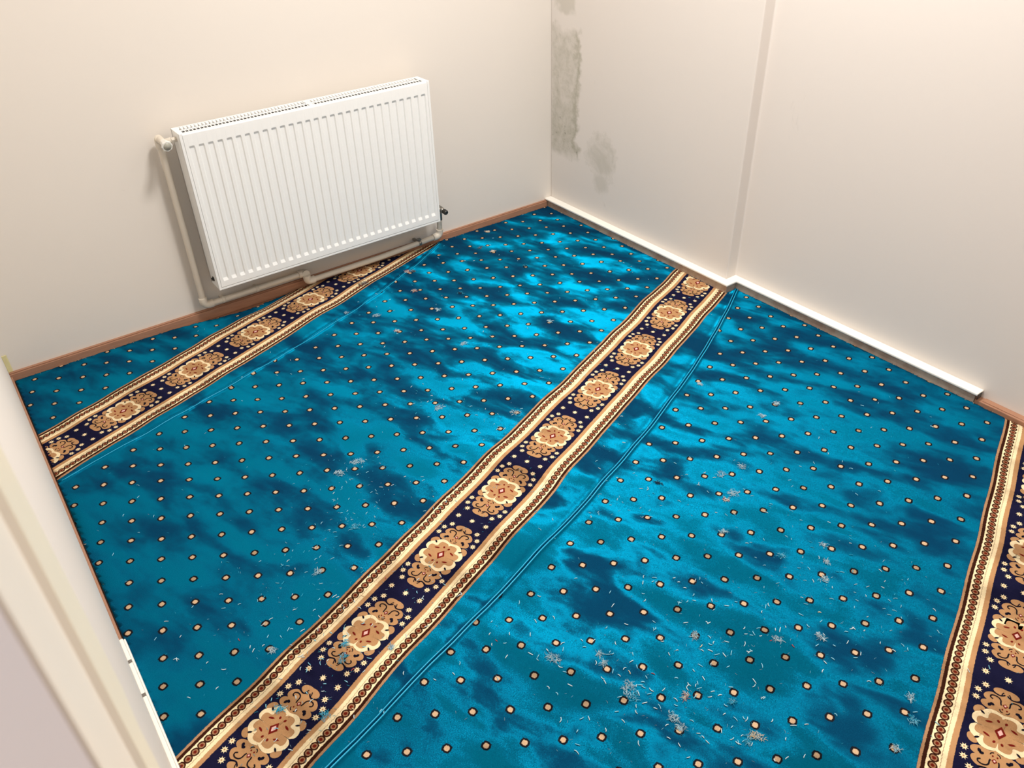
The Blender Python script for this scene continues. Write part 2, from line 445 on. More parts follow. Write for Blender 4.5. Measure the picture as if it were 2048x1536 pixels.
def carpet(name, vlo, vhi, org, vc, ph, label):
    nU, nT = 330, 120
    Us = np.linspace(-2.75, 1.05, nU); T = np.linspace(0, 1, nT); T = T - 0.985*np.sin(4*math.pi*T)/(4*math.pi) if False else 0.5 - 0.5*np.cos(math.pi*T)
    lo = vlo(Us); hi = vhi(Us)
    V = lo[:, None] + (hi - lo)[:, None]*T[None, :]; U = np.repeat(Us[:, None], nT, 1)
    x, y = to_xy(U, V)
    x = x.ravel(); y = y.ravel()
    idx = np.arange(nU*nT).reshape(nU, nT)
    F = np.stack([idx[:-1, :-1], idx[1:, :-1], idx[1:, 1:], idx[:-1, 1:]], -1).reshape(-1, 4)
    m = 0.06
    near = (x > XL - m) & (y < YB + m) & (x < XR2 + m) & (y > -3.6)
    F = F[near[F].all(1)]
    used = np.unique(F); rm = -np.ones(nU*nT, int); rm[used] = np.arange(len(used))
    me = bpy.data.meshes.new('tmp'); me.from_pydata(np.c_[x[used], y[used], 0*used].tolist(), [], rm[F].tolist())
    bm = bmesh.new(); bm.from_mesh(me); bpy.data.meshes.remove(me)
    G = lambda: list(bm.verts) + list(bm.edges) + list(bm.faces)
    bmesh.ops.bisect_plane(bm, geom=G(), plane_co=(XL, 0, 0), plane_no=(1, 0, 0), clear_inner=True)
    bmesh.ops.bisect_plane(bm, geom=G(), plane_co=(0, YB, 0), plane_no=(0, 1, 0), clear_outer=True)
    bmesh.ops.bisect_plane(bm, geom=G(), plane_co=(0, -3.55, 0), plane_no=(0, 1, 0), clear_inner=True)
    bmesh.ops.bisect_plane(bm, geom=G(), plane_co=(XR2, 0, 0), plane_no=(1, 0, 0), clear_outer=True)
    bmesh.ops.bisect_plane(bm, geom=G(), plane_co=(XR, 0, 0), plane_no=(1, 0, 0))
    bmesh.ops.bisect_plane(bm, geom=G(), plane_co=(0, YREC, 0), plane_no=(0, 1, 0))
    bad = [f for f in bm.faces if f.calc_center_median().x > XR and f.calc_center_median().y > YREC]
    bmesh.ops.delete(bm, geom=bad, context='FACES')
    bmesh.ops.recalc_face_normals(bm, faces=bm.faces)
    bm.normal_update()
    for f in bm.faces:
        f.smooth = True
        if f.normal.z < 0: f.normal_flip()
    ul = bm.loops.layers.uv.new('UVMap')
    bm.verts.index_update()
    P = np.array([v.co[:2] for v in bm.verts])
    u, v = to_uv(P[:, 0], P[:, 1]); wu, wv = wob(u, v)
    z = height(P[:, 0], P[:, 1])
    bnd = [e for e in bm.edges if e.is_boundary]; bv = {w.index for e in bnd for w in e.verts}
    yb = P[:, 1] - bulge(P[:, 0], P[:, 1])
    jit = RNG.normal(0, 0.0022, len(P))
    for i, w in enumerate(bm.verts):
        xx, yy = P[i, 0], yb[i]
        if i in bv:
            if P[i, 1] > YB - 1e-4: yy += jit[i] - 0.003
            elif abs(P[i, 0] - XR) < 1e-4 or abs(P[i, 0] - XR2) < 1e-4: xx += jit[i] * 0.8 - 0.002
        w.co = (xx, yy, z[i])
    for f in bm.faces:
        for l in f.loops: l[ul].uv = (u[l.vert.index] - wu[l.vert.index], v[l.vert.index] - wv[l.vert.index])
    r = bmesh.ops.extrude_edge_only(bm, edges=bnd)
    for w in [g for g in r['geom'] if isinstance(g, bmesh.types.BMVert)]: w.co.z = -0.0075
    bm.normal_update()
    # woven medallions of the border
    co, fs, mi = TEMPLATE
    for k in range(-9, 12):
        cu = ph + k*PITCH
        uu = co[:, 0] + cu; vv = co[:, 1] + vc
        wu_, wv_ = wob(uu, vv); X_, Y_ = to_xy(uu + wu_, vv + wv_)
        ok = inside(X_, Y_, 0.003)
        if not ok.any(): continue
        Y2 = Y_ - bulge(X_, Y_); Z_ = height(X_, Y_) + co[:, 2] + 0.00015
        vmap = {}
        for f, mm in zip(fs, mi):
            if not all(ok[i] for i in f): continue
            vs = []
            for i in f:
                if i not in vmap: vmap[i] = bm.verts.new((X_[i], Y2[i], Z_[i]))
                vs.append(vmap[i])
            try: fc = bm.faces.new(vs)
            except ValueError: continue
            fc.material_index = mm + 1; fc.smooth = True
            for l, i in zip(fc.loops, f): l[ul].uv = (uu[i], vv[i])
    me = bpy.data.meshes.new(name); bm.to_mesh(me); bm.free()
    me.materials.append(carpet_mat(name + '_pile', org, vc))
    for q in M_mot: me.materials.append(q)
    o = bpy.data.objects.new(name, me); COL.objects.link(o)
    return tag(o, label, 'carpet', 'turquoise carpet lengths laid side by side')

cA = carpet('carpet_length', lambda U: seam1(U) + 0.0012, lambda U: 2.2 + 0*U, (-1.3263, 0.8886), 1.3116, -0.6364,
            'turquoise patterned carpet length along the radiator wall with a navy border')
cB = carpet('carpet_length', lambda U: seam2(U) + 0.0012, lambda U: seam1(U) - 0.0012, (-1.3414, 0.9672), 0.0, 0.0,
            'middle turquoise carpet length with the full navy medallion border crossing the room')
cC = carpet('carpet_length', lambda U: -1.62 + 0*U, lambda U: seam2(U) - 0.0012, (-0.318, -0.2095), -1.3216, -0.9644,
            'right-hand turquoise carpet length, most littered with clippings, up to the white ledge')

# overlocked edges where the lengths meet
def cyan_yarn():
    m, b = new_mat('overlock_yarn'); pos = geo()
    n = noise(pos, 350, 2); c = mix(n, lin(0, 140, 186), lin(10, 188, 226))
    setin(b, Base_Color=c, Roughness=0.45, Normal=bump(n, 0.5, 0.001)); return m
M_over = cyan_yarn()
def overlock(parent, seam, dv, ulo, uhi, r, lift):
    mb = MB(); pts = []
    for U in np.arange(ulo, uhi, 0.012):
        V = float(seam(U)) + dv; x, y = map(float, to_xy(U, V))
        if not bool(inside(np.array(x), np.array(y), 0.002)): continue
        pts.append((x, y, float(height(np.array(x), np.array(y))) + lift + random.uniform(-.0003, .0003)))
    mb.tube(pts, r, 8); mb.build('overlock_edge', M_over, parent)
overlock(cC, seam2, -0.0046, -2.4, 0.33, 0.0019, 0.0010)
overlock(cB, seam2, 0.0046, -2.4, 0.33, 0.0016, 0.0004)
overlock(cB, seam1, -0.0050, -2.1, 0.06, 0.0013, 0.0002)

# ------------------------------------------------------------------ frayed pile along the cut edges
M_fray = simple('frayed_blue_yarn', lin(0, 88, 118), 0.9, var=0.15)
M_fray2 = simple('frayed_backing', lin(190, 176, 150), 0.9, var=0.1)
def fibre(mb, p, d, L, w, mi=0, bend=0.3):
    p = Vector(p); d = Vector(d).normalized(); s = d.cross(Vector((0, 0, 1)));
    s = s.normalized() if s.length > 1e-6 else Vector((1, 0, 0))
    mid = p + d*L*0.5 + Vector((0, 0, 1))*L*bend*0.3 + s*L*random.uniform(-bend, bend)*0.4; end = p + d*L
    up = s.cross(d).normalized()
    vs = []
    for q, k in ((p, 1), (mid, 1), (end, 0.7)):
        vs += [q + s*w/2*k, q - s*w/2*k, q + up*w*0.8*k]
    mb.add(vs, [(0, 2, 1), (6, 7, 8), (0, 1, 4, 3), (1, 2, 5, 4), (2, 0, 3, 5), (3, 4, 7, 6), (4, 5, 8, 7), (5, 3, 6, 8)], mi)
def fray(parent, spans):
    mb = MB()
    for (x0, y0, x1, y1, nx, ny, n) in spans:
        for _ in range(n):
            t = random.random(); x = x0 + (x1-x0)*t; y = y0 + (y1-y0)*t
            y2 = y - float(bulge(np.array(x), np.array(y)))
            a = random.gauss(0, 0.5); dx = nx*math.cos(a) - ny*math.sin(a); dy = nx*math.sin(a) + ny*math.cos(a)
            L = random.uniform(0.004, 0.011)
            fibre(mb, (x - nx*0.006, y2 - ny*0.006, 0.001), (dx, dy, random.uniform(0.15, 0.8)), L, 0.0016, 0 if random.random() < 0.85 else 1)
    o = mb.build('frayed_edge', [M_fray, M_fray2], parent); o['kind'] = 'stuff'
fray(cA, [(-2.46, YB-.004, -1.45, YB-.004, 0, 1, 110), (-0.72, YB-.004, -0.70, YB-.004, 0, 1, 4)])
fray(cB, [(-0.72, YB-.004, -0.04, YB-.004, 0, 1, 170), (XR-.002, -0.05, XR-.002, -0.90, 1, 0, 170), (XL+.002, -0.75, XL+.002, -1.9, -1, 0, 90)])
fray(cC, [(XR2-.002, -1.25, XR2-.002, -2.25, 1, 0, 130)])

# ------------------------------------------------------------------ the room
H = 3.0; XW, YF, REC, YV = -2.487, -4.3, 0.057, -1.1431
def struct(o, label=None): o['kind'] = 'structure'; 
mb = MB().box((XW-.15, YF-.1, -0.10), (REC+.15, 0.15, -0.008)); struct(mb.build('floor', M_floor))
mb = MB().box((XW-.15, YF-.1, H), (REC+.15, 0.15, H+.1)); struct(mb.build('ceiling', M_ceil))
mb = MB().box((XW-.15, 0, -0.008), (REC+.15, 0.15, H)); struct(mb.build('wall_back', M_wall))
mb = MB().box((XW-.15, YF, -0.008), (XW, 0, H)); struct(mb.build('wall_left', M_wallL))
mb = MB().box((XW-.15, YF-.15, -0.008), (REC+.15, YF, H)); struct(mb.build('wall_front', M_wallF))
mb = MB().prism([(0, 0), (0, YV), (REC, YV), (REC, YF), (REC+.15, YF), (REC+.15, 0)], -0.008, H)
struct(mb.build('wall_right', M_wallR, bevel=0.006, seg=3))

# wooden skirting along the back wall, with worn top edge
mb = MB(); n = 60
for i in range(n):
    xa = XW + (-0.03 - XW)*i/n; xb = XW + (-0.03 - XW)*(i+1)/n
mb.box((XW, -0.015, -0.008), (-0.036, 0, 0.031)); mb.box((XW, -0.011, 0.031), (-0.036, 0, 0.036))
struct(mb.build('baseboard_back', M_wood, bevel=0.002))
mb = MB().box((XW, -3.5, -0.008), (XW+.006, -0.015, 0.022)); struct(mb.build('baseboard_left', M_wood, bevel=0.001))
# right: dusty skirting under a white painted ledge that follows the jog of the wall, then bare wood
def offs(d): return [(-d, 0), (-d, YV-d), (REC-d, YV-d), (REC-d, -2.178)]
a = offs(0.033)
mb = MB().prism([(0, 0), (0, YV), (REC, YV), (REC, -2.178)] + a[::-1], -0.008, 0.036); struct(mb.build('baseboard_right', M_woodd, bevel=0.001))
a = offs(0.0405); 
mb = MB().prism([(0, 0), (0, YV), (REC, YV), (REC, -2.186)] + [(x, y if y > -2.17 else -2.186) for x, y in a[::-1]], 0.0362, 0.0445); struct(mb.build('trim_1', M_ledge, bevel=0.0025))
mb = MB().box((REC-.030, -3.6, -0.008), (REC, -2.179, 0.016)); mb.box((REC-.022, -3.6, 0.016), (REC, -2.20, 0.0185)); struct(mb.build('trim_2', M_wood, bevel=0.0025))
# dark block painting the shade inside the ledge's open end
mb = MB().box((REC-.037, -2.1885, 0.022), (REC-.012, -2.1862, 0.042)); struct(mb.build('trim_3', M_dark, bevel=0.001))
# white strip on the left, lying on the skirting, with pencil ticks on it
t4 = MB().box((XW, -3.4, -0.008), (XW+.0085, -1.452, 0.040)); t4.box((XW+.0085, -3.4, -0.008), (XW+.013, -1.447, 0.030))
t4 = t4.build('trim_4', M_ledge, bevel=0.0015); struct(t4)
for yy in (-1.53, -1.64):
    mb = MB().box((XW+.0005, yy-.006, 0.0396), (XW+.0085, yy+.004, 0.0404)); q = mb.build('pencil_mark', M_mark, t4)
# yellowed filler at the far left corner
mb = MB().prism([(XW, -0.0005), (XW+.017, -0.0005), (XW+.014, -0.004), (XW, -0.006)], 0.036, 0.105); struct(mb.build('trim_5', M_yell, bevel=0.0015))

# door lining close to the camera (left)
XC = -2.4505
mb = MB()
mb.prism([(XW, -2.722), (XC, -2.722), (XC, -2.784), (XC-.0026, -2.786), (XC-.0026, -2.846), (XC-.0012, -2.862), (XC, -2.868), (XC-.0006, -2.876), (XW, -2.876)], -0.008, 2.1)
door = mb.build('door_1', M_case); struct(door)
mb = MB().prism([(XC-.010, -2.690), (XC-.0004, -2.690), (XC+.0002, -2.7222), (XC-.010, -2.7222)], 1.262, 2.1); mb.build('cream_bead', M_caseY, door, bevel=0.0015)
mb = MB().prism([(XC-.001, -2.7225), (XC+.0003, -2.7225), (XC+.0003, -2.7838), (XC-.001, -2.7838)], 0.0, 2.1); mb.build('edge_bead', M_caseY, door, bevel=0.0004)
mb = MB().box((XW, -3.9, -0.008), (XC-.0016, -2.8762, 2.1)); mb.build('door_leaf', M_lilac, door, bevel=0.0005)

# ------------------------------------------------------------------ radiator
RX0, RX1, RZ0, RZ1, RF, RB = -1.7279, -0.7279, 0.1585, 0.7587, -0.130, -0.037
rad = empty('radiator', (-1.2279, -0.0835, RZ0), 'white ribbed steel panel radiator mounted low on the back wall', 'radiator')
xs = [RX0 + 0.0105]; ds = [0]
for k in range(29):
    c = -1.6945 + k*0.03336
    xs += [c-.0105, c-.0078, c+.0078, c+.0105]; ds += [0, 1, 1, 0]
xs.append(RX1 - 0.0105); ds.append(0)
zs = [RZ0+.0085, RZ0+.010, 0.193, 0.204, 0.705, 0.713, RZ1-.004, RZ1]; dz = [0, 0, 0, 1, 1, 0, 0, 0]
mb = MB(); nx = len(xs); vs = []; 
for j, z in enumerate(zs):
    for i, x in enumerate(xs):
        y = RF + 0.0052*min(ds[i], dz[j]) + (0.004 if j in (0, len(zs)-1) else 0)
        vs.append((x, y, z))
fs = [(j*nx+i, j*nx+i+1, (j+1)*nx+i+1, (j+1)*nx+i) for j in range(len(zs)-1) for i in range(nx-1)]
mb.add(vs, fs)
o = len(mb.v)
per = [(0, j) for j in range(len(zs))] + [(i, len(zs)-1) for i in range(1, nx)] + [(nx-1, j) for j in range(len(zs)-2, -1, -1)] + [(i, 0) for i in range(nx-2, 0, -1)]
bk = [(xs[i], RF+.016, zs[j]) for i, j in per]
mb.v += bk; N = len(per)
for k in range(N):
    i, j = per[k]; i2, j2 = per[(k+1) % N]
    mb.f.append([j*nx+i, j2*nx+i2, o+(k+1) % N, o+k]); mb.m.append(0); mb.sm.append(False)
fp = part(mb, 'front_panel', M_white, rad, bevel=0.0012, seg=2)
mb = MB().box((RX0+.004, RB-.014, RZ0+.002), (RX1-.004, RB, RZ1-.004)); part(mb, 'back_panel', M_white, rad, bevel=0.003)
mb = MB()
for k in range(80):
    x = RX0 + 0.012 + k*(0.976/79); mb.box((x-.0012, RF+.0175, RZ0+.03), (x+.0012, RB-.0145, RZ1-.016))
mb.box((RX0+.01, RF+.0165, RZ1-.0125), (RX1-.01, RB-.0142, RZ1-.0105))  # added dark sheet: painted shade behind the grille slots
part(mb, 'fins_and_shade_sheet', M_inner, rad)
for xx in (RX0, RX1):
    s = 1 if xx == RX0 else -1
    mb = MB().box((xx, RF+.002, RZ0+.002), (xx+s*.0018, RB-.004, RZ1+.001)); mb.box((xx, RF+.0005, RZ0), (xx+s*.0098, RF+.006, RZ1+.001)); mb.box((xx, RB-.010, RZ0), (xx+s*.008, RB-.004, RZ1+.001))
    part(mb, 'side_panel', M_white, rad, bevel=0.001)
mb = MB().box((RX0+.0098, RF+.0008, RZ0), (RX1-.0098, RF+.03, RZ0+.0078)); part(mb, 'bottom_rail', M_white, rad, bevel=0.001)
# slotted top grille: long rails, close cross bars, plates at the ends and the middle
mb = MB(); gz0, gz1 = RZ1-.006, RZ1+.0005; ya, yb_ = RF+.012, RB-.005
mb.box((RX0+.002, RF+.003, gz0-.006), (RX1-.002, ya, gz1+.001)); mb.box((RX0+.002, yb_, gz0), (RX1-.002, RB-.003, gz1))
ym = (ya+yb_)/2
for k in range(75):
    x = RX0 + 0.018 + k*0.964/74
    mb.box((x-.0018, ya, gz0+.0042), (x+.0018, yb_, gz1-.0012))
for yy in (ym-.004,): mb.box((RX0+.01, yy-.0034, gz0+.0015), (RX1-.01, yy+.0034, gz1-.0006))
for x in (RX0+.009, -1.2279, RX1-.009): mb.box((x-.008, ya, gz0), (x+.008, yb_, gz1))
for dx in (-.004, 0, .004): mb.box((-1.2279+dx-.0005, ya, gz1), (-1.2279+dx+.0005, yb_, gz1+.0006))
part(mb, 'top_grille', M_white, rad, bevel=0.0004, seg=1)
# hand valve, upper left
mb = MB().tube([(RX0+.004, -0.086, 0.7335), (-1.747, -0.086, 0.7335)], 0.0095, 6); mb.tube([(-1.746, -0.086, 0.7335), (-1.756, -0.084, 0.7325), (-1.773, -0.080, 0.7305)], [0.011, 0.010, 0.010]); mb.lathe((-1.773, -0.040, 0.731), (0, -1, 0), [(0, .0125), (.012, .0135), (.03, .0125), (.042, .011)], 16)
hv = part(mb, 'valve_body', M_pipe, rad, bevel=0.0006)
pr = [(0, .0125), (.010, .0138), (.026, .0170), (.030, .0192), (.0345, .0192), (.0365, .0180)]
ax = Vector((0.02, -1, -0.16)).normalized(); kc = Vector((-1.7712, -0.079, 0.7295))
mb = MB().lathe(kc, ax, pr, 8, 0, False)
kn = part(mb, 'valve_knob', M_knob, hv, bevel=0.0012)
mb = MB().lathe(kc + ax*.0364, ax, [(0, .0134), (.0008, .0134)], 24); part(mb, 'knob_insert', M_knobc, kn)
# lockshield valve, lower right
mb = MB().tube([(RX1-.004, -0.085, 0.192), (-0.712, -0.085, 0.192)], 0.0095, 6); mb.lathe((-0.692, -0.060, 0.192), (0, -1, -0.12), [(0, .011), (.018, .0125), (.03, .0115), (.040, .0095)], 16); mb.tube([(-0.713, -0.085, 0.192), (-0.692, -0.082, 0.192)], .010); mb.tube([(-0.692, -0.07, 0.192), (-0.692, -0.066, 0.160), (-0.692, -0.062, 0.135)], [.0105, .0105, .012], 12)
lv = part(mb, 'lockshield_valve', M_metal, rad)
mb = MB().lathe((-0.692, -0.098, 0.1885), (0.16, -1, -0.22), [(0, .0085), (.004, .0115), (.020, .0115), (.024, .0095)], 8, 0, False); part(mb, 'valve_cap', M_dark, lv, bevel=0.001)
# blanking plug and vent
mb = MB().lathe((RX0+.001, -0.085, 0.192), (-1, 0, 0), [(0, .010), (.004, .010), (.005, .006), (.009, .006)], 6, 0, False); part(mb, 'blanking_plug', M_dark, rad)
for x in (-1.52, -0.93):
    mb = MB().box((x-.016, RB-.001, RZ0+.06), (x+.016, -0.0005, RZ1-.10)); part(mb, 'wall_bracket', M_white, rad)

# ------------------------------------------------------------------ heating pipes
def arc(c, a, b, r, n=7):
    """quarter bend from direction a to direction b around corner c"""
    c, a, b = Vector(c), Vector(a), Vector(b); o = c + a*r + b*r
    return [o - b*r*math.cos(t) - a*r*math.sin(t) for t in [math.pi/2*k/n for k in range(n+1)]]
p1 = empty('heating_pipe', (-1.777, -0.036, 0.07), 'cream pipe running down left of the radiator and along beneath its left half', 'pipe')
PY = -0.036
path = [(-1.7745, PY-.012, 0.731)] + arc((-1.7745, PY, 0.731), (0, -1, 0), (0, 0, -1), 0.010) + arc((-1.777, PY, 0.070), (0, 0, 1), (1, 0, 0), 0.018) + [(-1.372, PY, 0.0735)] + arc((-1.350, PY, 0.0735), (-1, 0, 0), (0, -1, 0), 0.014)
mb = MB().tube(path, 0.0118, 16); part(mb, 'pipe', M_pipe, p1)
mb = MB().tube([(-1.777, PY, 0.105)] + arc((-1.777, PY, 0.070), (0, 0, 1), (1, 0, 0), 0.019) + [(-1.742, PY, 0.070)], 0.0160, 16); part(mb, 'elbow', M_pipe, p1, bevel=.001)
mb = MB().tube([(-1.7745, PY-.003, 0.731)] + arc((-1.7745, PY, 0.731), (0, -1, 0), (0, 0, -1), 0.011) + [(-1.7746, PY, 0.700)], 0.0160, 16); part(mb, 'elbow', M_pipe, p1, bevel=.001)
mb = MB().tube([(-1.378, PY, 0.0735)] + arc((-1.350, PY, 0.0735), (-1, 0, 0), (0, -1, 0), 0.014) + [(-1.350, PY-.016, 0.0735)], 0.0165, 16); part(mb, 'elbow', M_pipe, p1, bevel=.001)
for x in (-1.70, -1.56):
    mb = MB().tube([(x-.006, PY, .0705), (x+.006, PY, .0705)], 0.0138, 14); mb.box((x-.006, PY, .066), (x+.006, -0.0005, .075)); part(mb, 'pipe_clip', M_pipe, p1)
p2 = empty('heating_pipe', (-1.02, -0.050, 0.05), 'cream pipe running beneath the right half of the radiator up to its lower right corner', 'pipe')
PY2 = -0.052
path = arc((-1.345, PY2, 0.0735), (0, 0, 1), (1, 0, 0.0), 0.002, 3)
path = [(-1.350, PY2-.002, 0.060)] + arc((-1.350, PY2, 0.040), (0, 0, 1), (1, 0, 0), 0.013) + [(-1.0, PY2, 0.041), (-0.80, PY2, 0.049)] + arc((-0.692, PY2, 0.054), (-1, 0, 0), (0, 0, 1), 0.020) + [(-0.692, -0.058, 0.12), (-0.692, -0.062, 0.140)]
mb = MB().tube(path, 0.0118, 16); part(mb, 'pipe', M_pipe, p2)
mb = MB().tube([(-1.350, PY2, 0.068)] + arc((-1.350, PY2, 0.040), (0, 0, 1), (1, 0, 0), 0.014) + [(-1.318, PY2, 0.040)], 0.0160, 16); part(mb, 'elbow', M_pipe, p2, bevel=.001)
mb = MB().tube([(-0.728, PY2, 0.0525)] + arc((-0.692, PY2, 0.054), (-1, 0, 0), (0, 0, 1), 0.020) + [(-0.692, -0.054, 0.086)], 0.0160, 16); part(mb, 'elbow', M_pipe, p2, bevel=.001)
mb = MB().tube([(-0.808, PY2, .0487), (-0.796, PY2, .0492)], 0.0140, 14); mb.box((-.808, PY2, .045), (-.796, -0.0005, .054)); mb.box((-.812, PY2-.003, .060), (-.792, PY2+.012, .067)); part(mb, 'pipe_clip', M_metal, p2)

# ------------------------------------------------------------------ litter on the carpet: yarn clippings and lint tufts
def strip_of(x, y):
    U, V = to_uv(np.array(x), np.array(y)); U = float(U); V = float(V)
    if abs(V) < 0.13: return 'b'
    if V > float(seam1(U)): return 'a'
    return 'm' if V > float(seam2(U)) else 'r'
def cz(x, y): return float(height(np.array(x), np.array(y)))
M_cl = [simple('pale_blue_yarn', lin(140, 206, 228), 0.8), simple('white_yarn', lin(204, 224, 230), 0.8), simple('cyan_yarn', lin(40, 172, 206), 0.8), simple('cream_clipping', lin(236, 208, 168), 0.8), simple('red_clipping', lin(168, 70, 74), 0.8), simple('navy_clipping', lin(16, 34, 60), 0.9), simple('grey_lint', lin(150, 176, 190), 0.9), simple('brown_lint', lin(110, 92, 76), 0.9)]
def clip_mesh(L, w, bend, mi):
    mb = MB(); s = random.choice((-1, 1))
    pts = [(-L/2, 0, 0.0012), (-L/6, s*bend*L, 0.0016), (L/6, s*bend*L*0.8, 0.0016), (L/2, -s*bend*L*0.3, 0.0012)]
    mb.tube(pts, [w*0.42, w*0.5, w*0.5, w*0.42], 5)
    me = mb.build('tmp_clip', M_cl[mi]); d = me.data; bpy.data.objects.remove(me); return d
CLIPS = [clip_mesh(random.uniform(.0075, .0125), random.uniform(.0016, .0023), random.uniform(0, .16), random.choice((0, 0, 0, 1, 1, 2))) for _ in range(14)] + [clip_mesh(.010, .002, .1, 3), clip_mesh(.009, .002, .1, 4)]
CLUST = [(-1.527,-2.358,.166,.114,75),(-.956,-2.322,.141,.106,35),(-1.362,-2.265,.155,.103,30),(-1.2,-2.372,.167,.121,30),(-1.086,-2.514,.116,.133,20),(-1.309,-2.132,.114,.098,18),(-1.742,-1.234,.107,.115,28),(-1.84,-1.374,.086,.082,22),(-1.991,-1.495,.161,.09,26),(-2.045,-1.773,.145,.176,40),(-2.213,-1.831,.103,.104,16),(-1.342,-1.1,.152,.113,22),(-1.235,-1.324,.098,.105,16),(-2.143,-1.585,.152,.144,18),(-1.647,-2.045,.133,.117,22),(-1.685,-2.268,.11,.098,14),(-1.854,-2.026,.139,.12,10),(-1.127,-1.856,.186,.167,22),(-.893,-1.986,.144,.152,16),(-.769,-2.136,.211,.192,14),(-.942,-2.553,.107,.254,18),(-1.638,-1.481,.13,.125,14),(-2.242,-.98,.209,.275,10),(-2.33,-1.536,.111,.217,16),(-1.296,-1.723,.173,.167,16),(-1.2,-.395,.183,.245,14),(-.772,-.171,.27,.249,10),(-.672,-.925,.292,.268,10),(-.339,-1.969,.239,.167,10),(-.137,-.937,.125,.179,10),(-1.722,-.608,.216,.226,8),(-1.479,-2.515,.158,.058,16),(-1.774,-1.75,.078,.083,10),(-1.008,-1.602,.126,.125,8)]
WHERE = {'a': 'carpet beside the radiator wall', 'm': 'middle turquoise carpet left of the long border', 'b': 'navy medallion border crossing the room', 'r': 'turquoise carpet right of the long border'}
spots = []
a0 = math.radians(-38.4)
for (cx, cy, ra, rb, n) in CLUST:
    for _ in range(n):
        p, q = random.gauss(0, 0.62)*ra, random.gauss(0, 0.62)*rb
        x = cx + p*math.cos(a0) - q*math.sin(a0); y = cy + p*math.sin(a0) + q*math.cos(a0)
        if bool(inside(np.array(x), np.array(y), 0.02)): spots.append((x, y))
CAM = (-2.4314, -3.0199, 1.6278)
def in_view(x, y):
    R = ((0.80293, -0.59551, -0.02609), (-0.36081, -0.45072, -0.81649), (0.47447, 0.66500, -0.57676))
    d = (x-CAM[0], y-CAM[1], -CAM[2]); c = [sum(a*b for a, b in zip(r, d)) for r in R]
    return abs(c[0]/c[2]) < 0.625 and abs(c[1]/c[2]) < 0.468
vis = sorted([s for s in spots if in_view(*s)], key=lambda s: (s[0]-CAM[0])**2 + (s[1]-CAM[1])**2)
keep = vis[:300]; rest = vis[300:]
for x, y in keep:
    o = bpy.data.objects.new('yarn_clipping', CLIPS[random.choices(range(16), [6]*14 + [3, 2])[0]]); COL.objects.link(o)
    o.location = (x, y, cz(x, y) + 0.0004); o.rotation_euler = (random.uniform(-.15, .15), random.uniform(-.12, .12), random.uniform(0, 6.28))
    k = random.uniform(0.75, 1.15); o.scale = (k, 1, 1)
    w = strip_of(x, y)
    tag(o, 'short cut yarn clipping lying on the ' + WHERE[w], 'yarn clipping', 'yarn clippings on the ' + WHERE[w])
mb = MB()
for x, y in rest:
    a = random.uniform(0, 6.28); fibre(mb, (x, y, cz(x, y) + .0008), (math.cos(a), math.sin(a), 0.05), random.uniform(.006, .011), .0018, random.choice((0, 0, 1, 2)))
for _ in range(900):
    cx, cy, ra, rb, n = random.choices(CLUST, [c[4] for c in CLUST])[0]
    x, y = cx + random.gauss(0, ra), cy + random.gauss(0, rb)
    if not bool(inside(np.array(x), np.array(y), 0.02)): continue
    a = random.uniform(0, 6.28); fibre(mb, (x, y, cz(x, y) + .0004), (math.cos(a), math.sin(a), 0.0), random.uniform(.003, .008), .0007, random.choice((0, 2, 2, 6)))
for _ in range(220):          # loose blue fluff on the medallion border
    U = random.uniform(-2.3, 0.2); V = random.uniform(-.12, .12); x, y = map(float, to_xy(U, V))
    if not bool(inside(np.array(x), np.array(y), 0.02)): continue
    a = random.uniform(0, 6.28); fibre(mb, (x, y, cz(x, y) + .002), (math.cos(a), math.sin(a), 0.0), random.uniform(.004, .009), .0008, random.choice((2, 2, 6, 0)))
o = mb.build('carpet_lint', M_cl); tag(o, 'finest scattered lint and tiny yarn bits strewn over all the carpet', 'lint', None, 'stuff')

